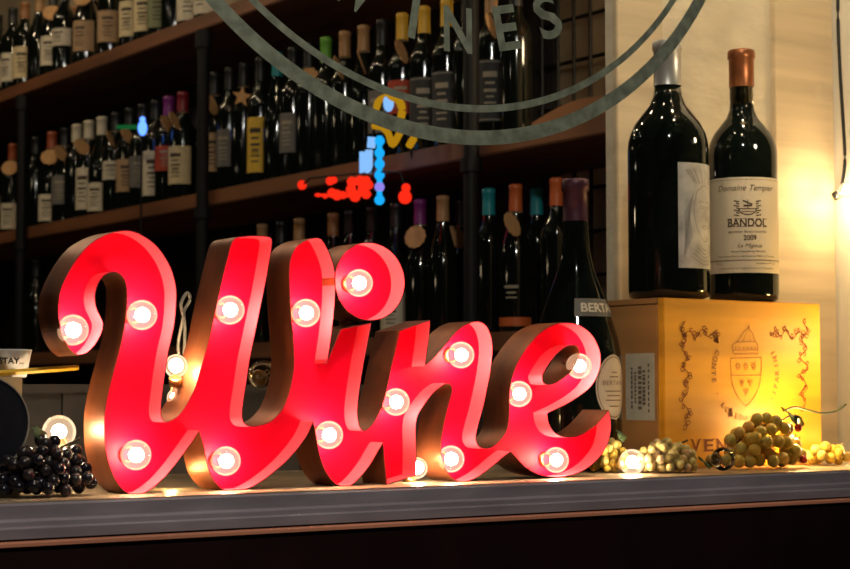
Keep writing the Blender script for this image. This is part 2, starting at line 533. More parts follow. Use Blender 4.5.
LOW = [(36, 'black', None, None), (262, 'tan', None, None), (281, 'black', None, None), (299, 'tan', None, None), (333, 'brown', None, None), (350, 'black', None, None), (372, 'black', None, None), (396, 'black', 'low white', None),
       (420, 'purple', None, 'round'), (443, 'tan', None, None), (463, 'black', None, 'oval'), (489, 'teal', None, None), (516, 'orange', None, 'oval'), (537, 'teal', None, None), (557, 'orange', None, None)]
ORD = ['first', 'second', 'third', 'fourth', 'fifth', 'sixth', 'seventh', 'eighth', 'ninth', 'tenth', 'eleventh', 'twelfth', 'thirteenth', 'fourteenth', 'fifteenth', 'sixteenth', 'seventeenth', 'eighteenth', 'nineteenth']


def stock(rows, shname):
    z = ZS[shname]
    placed = []
    rec = []
    for i, row in enumerate(rows):
        px, cap, lab, tg = row[:4]
        kind = 'burg' if (px * 7) % 10 < 3 else 'bord'
        slim = (px > 207 and shname != 'top')
        sc = (.86, 1.09 if shname == 'middle' else 1.0) if slim else (1.0, 1.0)
        R = (.0402 if kind == 'burg' else .0377) * sc[0] + (.0045 if tg else .0012)
        best = None
        for dp in (0, 1.5, -1.5, 3, -3, 4.5, -4.5, 6, -6):
            for xx in (SX + .062, SX + .142, SX + .222, SX + .285):
                p = at(px + dp, 300, X=xx)
                if all((Vector((q[0], q[1])) - Vector((xx, p.y))).length > R + q[2] for q in placed) and all((Vector((2.108, y)) - Vector((xx, p.y))).length > R + .026 for y in POST):
                    best = (xx, p.y); break
            if best: break
        if not best: print('no room for', shname, px); continue
        placed.append((best[0], best[1], R))
        rec.append((px, cap, lab, tg, best[0], best[1], kind, sc))
    edges = [25, 207, 476]
    for px, cap, lab, tg, xx, y, kind, sc in rec:
        k = sum(px > e for e in edges)
        mine = sorted(r[0] for r in rec if sum(r[0] > e for e in edges) == k)
        n = mine.index(px)
        look = '%s wine bottle' % ('tan-capped' if cap == 'tan' else cap + '-capped')
        if lab and tg: look += ' with %s label, %s tag' % (lab, 'star' if tg == 'star' else 'neck')
        elif lab: look += ' with %s label' % lab
        elif tg: look += ' with %s neck tag' % ('star' if tg == 'star' else 'card')
        else: look += ' without visible label'
        if k == 0 or (k < 3 and len(mine) - 1 - n < n): pos = '%s leftward from %s post' % (ORD[len(mine) - 1 - n], names[k])
        else: pos = '%s rightward from %s post' % (ORD[n], names[k - 1])
        label = '%s, %s, %s shelf' % (look, pos, shname)
        bt = make_bottle(kind, cap, lab, tg, (xx, y, z + .0003), label, math.radians(-52 + ((px * 37) % 30 - 15)),
                    band='orange' if (shname == 'lower' and px == 516) else None, group='wine bottles on the %s shelf' % shname)
        bt.scale = (sc[0], sc[0], sc[1])


stock(TOP, 'top'); stock(MID, 'middle'); stock(LOW, 'lower')

# ------------------------------------------------------------------ marquee sign
OUT = [(78, 355, 1), (70.6, 349), (63, 335.6), (59, 318.4), (58.6, 306), (60.7, 291), (69.3, 271.7), (81.6, 253), (95, 241), (113.6, 232.6), (128.4, 231), (143, 236), (158, 248), (170, 267), (175.6, 286.5), (175.8, 306), (173.5, 328),
       (169, 348), (165.5, 368), (162, 394.4), (160.5, 409), (161.5, 418), (165, 422), (171, 421), (180.6, 414), (189, 401), (195.4, 388), (200, 372), (204.5, 357), (210, 338), (215, 313.5), (221, 286.5), (227.5, 259.4), (231.6, 244.5), (236, 238.5), (248, 236.3), (262, 236.4), (268.5, 237), (271.5, 239.6), (271.5, 246),
       (268, 266.8), (264, 289), (258.3, 316), (253.3, 340.6), (249.3, 360), (246.4, 380), (243.4, 399), (241.8, 414), (243.6, 422.5), (249, 426.4), (259, 426), (271, 421.5), (281, 411.6), (287.5, 399), (292, 382), (294.5, 365), (293.9, 343), (291.6, 318.4), (290.2, 293.8), (289.7, 269), (291.5, 257), (297, 247), (306, 241), (315.5, 238.3), (321.6, 240), (326, 247), (330.5, 257), (334, 269), (335, 284), (334.4, 303.7), (332.5, 323.4), (330, 343), (327, 363, 1),
       (334, 346.5), (341.3, 329.5, 1), (370.8, 323.4, 1), (367.5, 342), (364, 360), (360, 384.6), (357.2, 409), (358, 421.5), (361.5, 430), (366.5, 430.5), (374.8, 421.5), (382, 406.7), (388, 385), (391.5, 368), (395, 352.5), (400, 331, 1), (430, 320.6, 1), (428.5, 338), (424.7, 366.4, 1), (432, 360), (443.8, 347), (456.6, 332), (467, 324.6), (478, 321.7), (486, 326), (491.2, 337.7), (492.3, 352.5), (489.8, 374), (486, 393), (482.2, 410), (478.3, 424),
       (475.8, 436.4), (477, 444), (481.5, 448), (489, 448.4), (496.6, 444), (504.3, 435.4), (508.2, 426.7), (509.6, 413), (509.6, 396), (512, 379.5), (518.4, 362), (529.5, 344.8), (543.7, 330.5), (559.5, 323.6), (575, 324), (589, 332), (597.5, 344.8), (600.6, 359), (598.2, 373), (591, 386), (578.5, 396.5), (562.7, 405.8), (547, 413, 1), (549, 424), (555.5, 433.5), (568, 437.6), (581.7, 434.6), (594.3, 426.5), (602.5, 418), (608.6, 410.5, 1), (610.4, 419), (610.5, 431), (606.5, 446), (597.5, 459), (584.8, 469.4), (569, 475.5), (553, 476.8), (538, 474), (525.5, 467), (517.5, 458.5), (511, 451.4, 1),
       (505.3, 455), (492.7, 465.6), (479.2, 475.5), (468, 480.8), (460, 481.4), (452, 477.5), (445.4, 468), (441.5, 455.7), (441.3, 443), (443.4, 428.6), (446.6, 413), (450, 400), (452.4, 389), (449.5, 383.6), (443, 385), (433, 393), (423.5, 405.5), (417.5, 416), (415.6, 428), (416, 453), (415.6, 475.4, 1), (387, 484, 1), (385, 463), (383.2, 442.6, 1), (379, 449), (371, 463), (361, 476), (351.5, 484.6), (343, 486.6), (334, 482), (325.5, 470), (319, 452), (316, 434), (313.4, 421, 1), (305.6, 437), (290.8, 456), (273.6, 472), (256.4, 484), (241.6, 490.6), (229.3, 491.5), (221, 488), (211.5, 476), (206.5, 460), (203.4, 444), (199.6, 430.5, 1), (193, 440), (183, 454), (173, 467), (161, 480.5), (146, 491.8), (136.4, 495), (129, 493.6), (120, 486), (112.6, 473), (107, 456), (105, 438.7), (105, 416.5), (107.4, 399), (111.8, 379.7), (117, 361), (122.8, 338), (126.4, 313.5), (127.4, 297), (126.4, 284), (122, 275.4), (115, 271.7), (106, 274), (99, 281.5), (94.8, 294), (96, 307), (100, 316), (103, 324.6), (99.5, 337), (91.5, 348.5), (85, 353.5)]
HOLE = [(542, 377), (544.5, 371), (549, 363.5), (556.4, 354), (566, 347), (575, 344.8), (579.3, 349.5), (578.5, 359), (572.8, 369.5), (562.7, 379), (552, 384.5), (544.5, 383.8)]
def to_plane(P):
    q = []
    for p in P:
        v = at(p[0], p[1], Y=YS); q.append(Vector((v.x, max(v.z, SILL + .0005))))
    return q
def ccw(P):
    return P if area2(P) > 0 else P[::-1]
outl = ccw(to_plane(contour(OUT)))
hole = ccw(to_plane(contour(HOLE)))[::-1]
# the dot over the i: a circle in the plane of the sign
cL, cR, cT, cB = at(335, 281, Y=YS), at(404.3, 282, Y=YS), at(370, 243, Y=YS), at(370, 320, Y=YS)
ctr = Vector(((cL.x + cR.x) / 2, (cT.z + cB.z) / 2)); rx, rz_ = (cR.x - cL.x) / 2, (cT.z - cB.z) / 2
dot = [ctr + Vector((rx * math.cos(2 * PI * i / 64), rz_ * math.sin(2 * PI * i / 64))) for i in range(64)]
INSET, DEEP = .0265, .050


def offs(L, d):
    n = len(L); out = []
    for i in range(n):
        t = L[(i + 1) % n] - L[i - 1]
        t.normalize()
        out.append(L[i] + Vector((t.y, -t.x)) * d)
    return out


def strip(L, y0, y1, bm):
    A = [bm.verts.new((p.x, y0, p.y)) for p in L]; B = [bm.verts.new((p.x, y1, p.y)) for p in L]
    for i in range(len(L)): bm.faces.new((A[i - 1], A[i], B[i], B[i - 1]))
    return A, B


M_red = pm('crimson back paint', (.80, .0006, .032), .5, var=.06, scale=9, spec=.2)
M_red_lit = pm('bulb-lit crimson paint', (.92, .088, .135), .40, spec=.5)  # same crimson as the back, lightened to carry the glow of close bulbs
M_case = pm('bronzed sheet metal', (.37, .108, .040), .42, metal=.55, var=.6, scale=16, stretch=(1, 1, .35), bump=.06)
M_rim = pm('folded rim', (.35, .03, .05), .4)


def channel(name, loops, parent):
    lab = obj(name, bmesh.new(), None, parent)
    me = D.meshes.new('back_panel'); b = fill(loops, YS + INSET); bmesh.ops.recalc_face_normals(b, faces=b.faces)
    D.objects.remove(lab)
    bp = obj(name, b, M_red, parent)
    w = bmesh.new()
    for L in loops: strip(offs(L, -.0003), YS, YS + INSET, w)
    obj('inner_wall', w, M_red_lit, bp, True)
    c = bmesh.new()
    for L in loops: strip(offs(L, .0007), YS, YS + DEEP, c)
    fill([offs(L, .0007) for L in loops], YS + DEEP, c)
    obj('outer_casing', c, M_case, bp, False)
    r = bmesh.new()
    for L in loops:
        A = [r.verts.new((p.x, YS, p.y)) for p in offs(L, -.0003)]; B = [r.verts.new((p.x, YS, p.y)) for p in offs(L, .0007)]
        for i in range(len(L)): r.faces.new((A[i - 1], A[i], B[i], B[i - 1]))
    obj('rim', r, M_rim, bp)
    return bp


sign = thing('marquee_sign', 'large red script marquee sign reading Wine, lit by round bulbs, on the sill', 'sign', (0, 0, 0))
channel('script_channel', [outl, hole], sign)
channel('dot_channel', [dot], sign)
b = bmesh.new()
p0 = at(372, 300, Y=YS + .045)
bx(b, ctr.x - .006, YS + .052, ctr.y - .10, ctr.x + .006, YS + .056, ctr.y - .005)
obj('dot_bracket', b, M_case, sign)

# bulbs
M_globe_on = thin_glass('lit bulb glass', (1, 1, 1), 1.18, (1.0, .66, .42), .36)
M_globe_off = thin_glass('clear bulb glass', (.97, .95, .9), 1.45)
M_core = em('hot filament', (1.0, .76, .48), 132)
M_brass = pm('brass socket', (.55, .38, .15), .35, metal=.9)
M_socket = pm('black socket', (.012, .012, .012), .45)


def bulb_meshes(R, lit):
    k = 'bulb_%.4f_%d' % (R, lit)
    prof = [(0, R)]  # globe along -Y: z of the profile is the axis, tip first
    for i in range(1, 15):
        a = PI * i / 17
        prof.append((R * math.sin(a), R * math.cos(a)))
    prof += [(R * .50, -R * .95), (R * .46, -R * 1.25)]
    g = shared(k, lambda: lathe(prof[::-1], 24), M_globe_on if lit else M_globe_off)
    s = shared('socket_%.4f' % R, lambda: lathe([(0, -R * 1.9), (R * .52, -R * 1.9), (R * .55, -R * 1.2), (R * .42, -R * 1.18)], 16), M_brass)
    f = shared('core_%.4f' % R, lambda: ball(bmesh.new(), (0, 0, .05 * R), .0078, 12, 8), M_core)
    f2 = shared('wire_%.4f' % R, lambda: tube(bmesh.new(), smooth_pts([(.2 * R, 0, -R), (.45 * R, 0, .1 * R), (.2 * R, .2 * R, .3 * R), (-.2 * R, -.2 * R, .2 * R), (-.45 * R, 0, .1 * R), (-.2 * R, 0, -R)], 4), .0004, 5), pm('tungsten wire', (.5, .45, .4), .3, metal=.8))
    return g, s, f, f2


def axis_rot(d):
    return Vector((0, 0, 1)).rotation_difference(Vector(d)).to_euler()


def bulb_parts(parent, loc, d, R, lit, nest, socket=None):
    g, s, f, f2 = bulb_meshes(R, lit)
    gl = part('bulb_globe' if nest else 'globe', g, parent, loc, axis_rot(d))
    if nest:
        part('filament', f if lit else f2, gl); so = part('socket', s, gl)
    else:
        part('filament', f if lit else f2, parent, loc, axis_rot(d)); so = part('socket', s, parent, loc, axis_rot(d))
    if socket: so.data = so.data.copy(); so.data.materials[0] = socket


for q in [(73, 330), (142, 315), (136, 455), (230, 310), (226, 461), (306, 313), (329, 435), (359, 283), (396, 402), (461, 355), (451, 459), (519, 394), (579, 366), (556, 460)]:
    p = at(q[0], q[1], Y=YS + .004)
    bulb_parts(sign, p, (0, -1, 0), .0158, True, True)

# string lights around the sign
def string_bulb(px, py, Y, lit, d, label, R=.0175, sock=None):
    p = at(px, py, Y=Y)
    t = thing('globe_bulb', label, 'light bulb', p, 0, 'loose string light bulbs')
    bulb_parts(t, (0, 0, 0), d, R, lit, False, M_socket if px > 800 else None)
    return t
string_bulb(59, 432, 1.70, True, (-.3, -.75, .6), 'lit clear globe bulb above the black grapes, left of the sign')
string_bulb(176, 366, 1.668, True, (-.2, -.5, .8), 'lit bulb seen through the gap in the first W loop', .0125)
string_bulb(177, 398, 1.69, True, (-.2, -.6, -.6), 'lit bulb low behind the first gap of the letter W', .011)
string_bulb(263, 375, 1.74, False, (-.3, -.9, .2), 'unlit clear globe bulb seen through the gap inside the W')
string_bulb(417, 468, 1.664, True, (.1, -.6, .6), 'lit globe bulb on the sill behind the stem of n', .0125)
string_bulb(632, 462, 1.665, True, (-.2, -.95, .1), 'glaring lit globe bulb on the sill right of the letter e', .0165)
string_bulb(723, 459, 1.635, False, (-.2, -.95, .1), 'unlit clear globe bulb before the big green grape bunch', .0155)
string_bulb(847, 190, 1.90, True, (.5, -.5, .35), 'lit bulb with black socket hanging on the right wall', .013)
string_bulb(862, 452, 1.68, True, (.6, -.6, .3), 'lit bulb with black socket on the sill, far right', .013)
# cords
M_cord = pm('black cord', (.010, .010, .010), .5)
P = [at(x, y, Y=1.93) for x, y in [(838, -40), (838, 20), (840, 70), (843, 120), (845, 160), (842, 185), (840, 197)]]
tag(obj('hanging_cord', tube(bmesh.new(), smooth_pts(P), .0028, 8), M_cord, None, True), 'black cord hanging down the right wall to a lit bulb', 'cord')
P = [at(x, y, Y=Y_) for x, y, Y_ in [(163, 415, 1.73), (172, 395, 1.72), (181, 372, 1.715), (178, 345, 1.715), (183, 318, 1.71), (181, 304, 1.712), (187, 293, 1.718), (190, 300, 1.72), (184, 312, 1.72), (185, 330, 1.722), (184, 355, 1.725), (183, 380, 1.73)]]
tag(obj('twisted_cord', tube(bmesh.new(), smooth_pts(P), .0019, 8), pm('grey cord', (.30, .26, .2), .5), None, True), 'grey twisted cord looping up behind the first gap of the W', 'cord')

# ------------------------------------------------------------------ wooden crate and big bottles
BX0, BX1, BY0, BY1, BZ1 = 1.614, 1.9226, 1.743, 1.925, 1.1335
crate = thing('wine_crate', 'orange-yellow wooden wine crate with printed crest, under two big bottles', 'crate', (0, 0, 0))
M_ply = pm('honey pine', (.84, .37, .018), .5, var=.34, scale=7, stretch=(.22, 1, 2.4), bump=.05)
M_ply2 = pm('brown pine', (.46, .21, .06), .55, var=.3, scale=8, stretch=(1, .3, 2), bump=.05)
obj('front_panel', box(BX0 + .001, BY0, SILL, BX1, BY0 + .012, BZ1 - .0005, bev=.0012), M_ply, crate)
obj('side_panel', box(BX0, BY0 + .0125, SILL, BX0 + .012, BY1, BZ1 - .009, bev=.0008), M_ply2, crate)
obj('side_panel', box(BX1 - .012, BY0 + .0125, SILL, BX1, BY1, BZ1 - .009, bev=.0008), M_ply2, crate)
obj('back_panel', box(BX0 + .013, BY1 - .012, SILL, BX1 - .013, BY1, BZ1 - .009), M_ply2, crate)
obj('lid', box(BX0, BY0 + .0125, BZ1 - .008, BX1, BY1, BZ1, bev=.0008), M_ply2, crate)
M_burn = pm('brown stamp ink', (.27, .06, .008), .7)
M_burn2 = pm('faded stamp ink', (.42, .17, .03), .7)
FY = BY0 - .0006
def fp(px, py):
    v = at(px, py, Y=FY); return (v.x, v.z)
def cp(cx, cy):   # crop coordinates of the crate close-up
    return fp(660 + cx / 3.56, 300 + cy / 3.56)
# crest
b = bmesh.new()
W = .0011
ribbon(b, smooth_pts([Vector((*cp(*q), 0)) for q in [(252, 207), (253, 250), (257, 290), (270, 330), (288, 358), (307, 377), (327, 358), (345, 330), (357, 290), (361, 250), (362, 205)]], 3), W, FY)
ribbon(b, [cp(252, 207), cp(362, 205)], W, FY); ribbon(b, [cp(254, 268), cp(360, 268)], W, FY)
def ring(b, c, r, w=W, n=12, y=None):
    ribbon(b, [(c[0] + r * math.cos(2 * PI * i / n), c[1] + r * math.sin(2 * PI * i / n)) for i in range(n)], w, FY if y is None else y, True)
for cx in (278, 306, 334):
    c = cp(cx, 236)
    for k in range(6):
        ring(b, (c[0] + .0034 * math.cos(k * PI / 3), c[1] + .0036 * math.sin(k * PI / 3)), .0017, .0007, 8)
for cx, cy in ((292, 296), (322, 296), (307, 328)):
    c = cp(cx, cy)
    for dx, dz in ((-.0034, .003), (0, .003), (.0034, .003), (-.0017, 0), (.0017, 0), (0, -.003)): ring(b, (c[0] + dx, c[1] + dz), .0017, .0007, 8)
# crown
ribbon(b, [cp(262, 192), cp(258, 160), cp(272, 150), cp(340, 148), cp(350, 160), cp(348, 192), cp(262, 192)], W * 1.3, FY)
ribbon(b, [cp(262, 178), cp(349, 178)], W, FY)
for k in range(6): ring(b, cp(270 + k * 14, 170), .0013, .0009, 8)
ribbon(b, [cp(276, 150), cp(300, 112), cp(316, 98), cp(330, 118), cp(340, 148)], W, FY); ribbon(b, [cp(296, 148), cp(316, 98), cp(322, 148)], W * .8, FY); ring(b, cp(316, 94), .0016)
obj('printed_crest', b, M_burn2, crate)
# lettering round the crest
b = bmesh.new()
cc = Vector(cp(306, 262)); RR = .0335
s = 'CONTE \u00b7 LOREDAN \u00b7 GASPARINI'
a0, a1 = -PI / 2 - 1.36, PI / 2 - PI + 1.36
a0 = -PI - .50 + .02; a1 = .50
RR = (Vector(cp(306, 262)) - Vector(cp(185, 262))).length
for i, ch in enumerate(s):
    if ch == ' ': continue
    a = a0 + (a1 - a0) * i / (len(s) - 1)
    c = cc + Vector((math.cos(a), math.sin(a))) * (RR + .0)
    rot = a + PI / 2
    h = .0076
    def f(x, z, c=c, rot=rot):
        return (c.x + x * math.cos(rot) - z * math.sin(rot), FY, c.y + x * math.sin(rot) + z * math.cos(rot))
    text_bm(ch, h, 0, 0, b, fn=f, bold=.00045)
obj('printed_arc_lettering', b, M_burn2, crate)
b = bmesh.new()
v0, v1 = cp(105, 540), cp(505, 540)
word = 'VENEGAZZ\u00d9'; n = len(word); wl = (v1[0] - v0[0]) / n
for i, ch in enumerate(word):
    c = (v0[0] + wl * (i + .5), v0[1])
    text_bm(ch, .0165, c[0], c[1], b, width=wl * .72, y=FY, bold=.0004)
    for dx in (-.36, .36):
        for dz in (0, .0165):
            if ch == 'V' and dz == 0: continue
            ribbon(b, [(c[0] + wl * dx - .0022, c[1] + dz), (c[0] + wl * dx + .0022, c[1] + dz)], .0010, FY)
obj('printed_name', b, M_burn, crate)
b = bmesh.new()
rr = random.Random(3)
def vine(pts, side):
    pts = smooth_pts([Vector((*cp(*q), 0)) for q in pts], 5)
    ribbon(b, pts, .0013, FY)
    for i in range(1, len(pts), 2):
        p = pts[i]; r = rr.uniform(.0024, .0046); a = rr.uniform(0, 6.3)
        c = (p.x + r * math.cos(a), p.y + r * math.sin(a))
        ribbon(b, [(c[0] + r * (1 - .05 * k) * math.cos(a + k * .5), c[1] + r * (1 - .05 * k) * math.sin(a + k * .5)) for k in range(13)], .0013, FY)
vine([(90, 75), (75, 110), (95, 140), (80, 170), (98, 205), (82, 235), (102, 265), (84, 295), (100, 325), (80, 360), (102, 395), (90, 425), (98, 450)], 0)
vine([(80, 135), (105, 110), (125, 135), (150, 105), (170, 130), (195, 118), (208, 140)], 0)
vine([(510, 80), (525, 110), (505, 140), (524, 170), (500, 205), (528, 240), (500, 265), (520, 300), (502, 330), (518, 360), (508, 400)], 1)
vine([(520, 135), (495, 115), (470, 140), (450, 105), (430, 128), (410, 112), (395, 130)], 1)
for cx, cy in ((200, 140), (250, 402)):
    c = cp(cx, cy)
    for k in range(8): ring(b, (c[0] + rr.uniform(-.0035, .0035), c[1] + rr.uniform(-.005, .005)), .0016, .0014, 8)
obj('printed_vine_border', b, M_burn, crate)
# shipping label on the left side
SXP = BX0 - .0006
q0, q1 = at(654.5, 353, X=SXP), at(626, 420, X=SXP)
b = bmesh.new()
vs = [b.verts.new(p) for p in [(SXP, q0.y, q0.z), (SXP, q1.y, q0.z), (SXP, q1.y, q1.z), (SXP, q0.y, q1.z)]]
b.faces.new(vs)
sl = obj('side_label', b, pm('grey white paper', (.50, .45, .36), .7, var=.1, scale=60), crate)
b = bmesh.new()
ly = q1.y - q0.y; lz = q0.z - q1.z
def sl_text(s, frac, h, w):
    c = (q0.y + ly * frac, (q0.z + q1.z) / 2)
    text_bm(s, h, 0, 0, b, width=w, fn=lambda x, z: (SXP - .0005, c[0] - z, c[1] + x))
for fr, h, w in ((.78, .0035, .06), (.66, .0035, .045), (.5, .007, .062), (.36, .006, .05), (.2, .003, .07)):
    c = q0.y + ly * fr
    nseg = 9; x = -w / 2
    for k in range(nseg):
        l = w / nseg * rr.uniform(.5, .85)
        zc = (q0.z + q1.z) / 2
        vs = [b.verts.new((SXP - .0005, c + s_ * h / 2, zc + x + t_ * l)) for s_, t_ in ((-1, 0), (1, 0), (1, 1), (-1, 1))]
        b.faces.new(vs); x += w / nseg
obj('label_print', b, pm('grey print', (.12, .10, .085), .7), sl)

# big bottles
def magnum_prof(R, H, neck=.0165, body=.60, burg=None):
    if burg: return burg
    zb = H * body
    return [(0, .006), (R * .75, 0), (R * .97, .005), (R, .014), (R, zb), (R * .985, zb + R * .2), (R * .93, zb + R * .42), (R * .82, zb + R * .66), (R * .64, zb + R * .9), (R * .46, zb + R * 1.12), (R * .36, zb + R * 1.36), (R * .325, zb + R * 1.7), (neck, H - .075), (neck, H - .014), (neck + .0018, H - .013), (neck + .0018, H - .003), (neck, H - .0005), (0, H)]
def smooth_prof(P):
    return P
def cap_mesh(P, z0, extra=.0009):
    H = P[-1][1]
    zs = [z0] + [z for r, z in P if z > z0 + .001]
    q = [(prof_r(P, z0) + extra, z0)]
    for r, z in P:
        if z > z0 + .001: q.append((r + extra if r > 0 else 0, z + (extra if r == 0 else 0)))
    return lathe(q, 36)
M_big = pm('black green bottle glass', (.004, .006, .004), .06, spec=.6)

# Bandol
PB = magnum_prof(.0508, .374, .0175, .575)
bb = thing('magnum_bottle', 'magnum of red wine labelled BANDOL with copper capsule, on the crate', 'bottle', (1.8375, 1.812, BZ1 + .0003), math.radians(-39))
obj('glass_body', lathe(PB, 56), M_big, bb, True)
obj('capsule', cap_mesh(PB, .318), pm('copper foil', (.30, .10, .035), .35, metal=.55, var=.2, scale=50), bb, True)
fB = wrapper(PB, .0006)
lb = obj('label', patch(fB, -.068, .068, .042, .180, 40, 2), pm('warm label paper', (.72, .60, .42), .65), bb, True)
b = bmesh.new(); fT = wrapper(PB, .0011)
text_bm('Domaine Tempier', .0085, 0, .1605, b, shear=.35, width=.088, fn=fT)
text_bm('BANDOL', .0115, .001, .1085, b, width=.058, bold=.0004, fn=fT)
for k in range(6):
    for dz in (.1087, .1197):
        wrap_line(b, fT, -.029 + k * .0105, dz, -.0215 + k * .0105, dz, .0009, 2)
text_bm('appellation Bandol contr\u00f4l\u00e9e', .0038, .001, .0995, b, shear=.3, width=.058, fn=fT)
text_bm('2009', .0072, .004, .0890, b, width=.019, bold=.0003, fn=fT)
text_bm('La Migoua', .0055, .004, .0785, b, shear=.35, width=.036, fn=fT)
text_bm('mis en bouteille au domaine', .0032, .002, .0715, b, width=.052, fn=fT)
text_bm('mis en bouteille au domaine au Plan du Castellet', .003, .000, .0645, b, width=.092, fn=fT)
text_bm('75 cl                                        produce of France', .0026, 0, .0545, b, width=.095, fn=fT)
text_bm('propri\u00e9taires vignerons au Castellet', .0026, 0, .0475, b, width=.085, fn=fT)
wrap_line(b, fT, -.066, .0605, .066, .0605, .0005, 24); wrap_line(b, fT, -.066, .0595, .066, .0595, .0004, 24); wrap_line(b, fT, -.066, .1765, .066, .1765, .0005, 24)
# ship vignette between two flourishes
for sx in (-1, 1):
    for k in range(7):
        wrap_line(b, fT, sx * .012 + .001, .124 + k * .0034, sx * (.020 - .0035 * (k % 2)) + .001, .1255 + k * .0034, .0016, 2)
for i in range(10):
    a, c = PI + PI * i / 10, PI + PI * (i + 1) / 10
    wrap_line(b, fT, .001 + .0125 * math.cos(a), .134 + .0085 * math.sin(a), .001 + .0125 * math.cos(c), .134 + .0085 * math.sin(c), .0016, 1)
wrap_line(b, fT, -.0125, .134, .0145, .134, .0014, 4); wrap_line(b, fT, .001, .134, .001, .1475, .001, 2); wrap_line(b, fT, -.006, .146, .008, .140, .0022, 3); wrap_line(b, fT, -.005, .1385, .007, .1385, .0026, 3); wrap_line(b, fT, -.008, .130, .010, .130, .0012, 3)
obj('label_print', b, pm('sepia print', (.10, .06, .035), .7), lb)

# silver-capped magnum with the engraved portrait label
PA = magnum_prof(.0572, .371, .0185, .575)
ba = thing('magnum_bottle', 'magnum with silver capsule and grey portrait label, left one on the crate', 'bottle', (1.6925, 1.815, BZ1 + .0003), math.radians(17))
obj('glass_body', lathe(PA, 56), M_big, ba, True)
obj('capsule', cap_mesh(PA, .306), pm('silver foil', (.55, .53, .50), .35, metal=.6), ba, True)
fA = wrapper(PA, .0006)
la = obj('label', patch(fA, -.047, .047, .043, .190, 30, 2), pm('grey engraved paper', (.50, .47, .42), .65, var=.28, scale=45), ba, True)
b = bmesh.new(); fT = wrapper(PA, .0011)
def wl(pts, w):
    pts = smooth_pts([Vector((x, z, 0)) for x, z in pts], 4)
    for p, q in zip(pts, pts[1:]):
        if (p - q).length > 1e-6: wrap_line(b, fT, p.x, p.y, q.x, q.y, w, 1)
wl([(-.018, .15), (-.023, .125), (-.018, .10), (-.006, .083), (.006, .083), (.017, .10), (.021, .125), (.017, .15), (0, .160), (-.018, .15)], .0009)   # face
wl([(-.012, .128), (-.008, .131), (-.003, .128), (-.008, .126), (-.012, .128)], .0009); wl([(.004, .128), (.009, .131), (.013, .128), (.009, .126), (.004, .128)], .0009)
wl([(-.013, .134), (-.008, .137), (-.003, .135)], .0011); wl([(.003, .135), (.009, .137), (.014, .134)], .0011)
wl([(0, .13), (.002, .118), (.004, .112), (-.001, .110)], .0008); wl([(-.007, .101), (0, .103), (.007, .101), (0, .098), (-.007, .101)], .0010)
for k in range(9):
    a = -.6 + k * .15
    wl([(.021 * math.sin(a * 2.2), .152 + .01 * math.cos(a)), (.030 * math.sin(a * 2.4) + .003, .160 + .012 * math.cos(a)), (.036 * math.sin(a * 2.3), .168 + .014 * math.cos(a))], .0009)
for k in range(8):
    wl([(-.024 - .002 * k, .148 - .004 * k), (-.030 - .001 * k, .115 - .004 * k), (-.026 - .002 * k, .085 - .004 * k)], .0008); wl([(.023 + .002 * k, .148 - .004 * k), (.029 + .001 * k, .115 - .004 * k), (.025 + .002 * k, .085 - .004 * k)], .0008)
for k in range(5): wl([(-.014 - k * .004, .076 - k * .004), (0, .068 - k * .005), (.014 + k * .004, .076 - k * .004)], .0008)
obj('label_print', b, pm('engraving grey', (.23, .21, .19), .7), la)

# burgundy magnum behind the e
PC = [(0, .008), (.046, 0), (.0595, .006), (.0615, .016), (.0615, .135), (.0605, .155), (.0570, .175), (.0510, .195), (.0440, .216), (.0360, .238), (.0285, .258), (.0225, .277), (.0190, .297), (.0172, .320), (.0162, .345), (.0158, .376), (.0180, .377), (.0180, .389), (.0165, .3925), (0, .393)]
bc = thing('magnum_bottle', 'tall sloping-shouldered magnum with BERT collar label, behind the letter e', 'bottle', (1.5185, 1.812, SILL + .0003), math.radians(14))
obj('glass_body', lathe(PC, 56), M_big, bc, True)
obj('capsule', cap_mesh(PC, .335), pm('aubergine foil', (.075, .022, .040), .4, metal=.3), bc, True)
r0 = .044
fC = wrapper(PC, .0007, -.08, r0)
col = obj('collar_label', patch(fC, -.040, .045, .2045, .2285, 24, 3), pm('grey collar paper', (.14, .125, .105), .6), bc, True)
b = text_bm('BERTANI', .0115, .0025, .2107, width=.068, bold=.0005, fn=wrapper(PC, .0014, -.08, r0))
obj('collar_lettering', b, pm('cream print', (.70, .60, .45), .6), col)
ov = obj('oval_label', ellipse_patch(wrapper(PC, .0006), 0, (.1105), .0325, .043), pm('pale pink paper', (.52, .42, .33), .65, var=.12, scale=50), bc, True)
fT = wrapper(PC, .0011); b = bmesh.new()
for i in range(40):
    a, c = 2 * PI * i / 40, 2 * PI * (i + 1) / 40
    wrap_line(b, fT, .030 * math.cos(a), (.1105) + .040 * math.sin(a), .030 * math.cos(c), (.1105) + .040 * math.sin(c), .0012, 1)
text_bm('BERTANI', .006, 0, .113, b, width=.044, fn=fT)
for z, w in ((.130, .012), (.124, .02), (.105, .036), (.099, .030), (.093, .034), (.085, .022)): wrap_line(b, fT, -w / 2, z, w / 2, z, .0016, 8)
obj('label_print', b, pm('brown print', (.16, .10, .07), .7), ov)

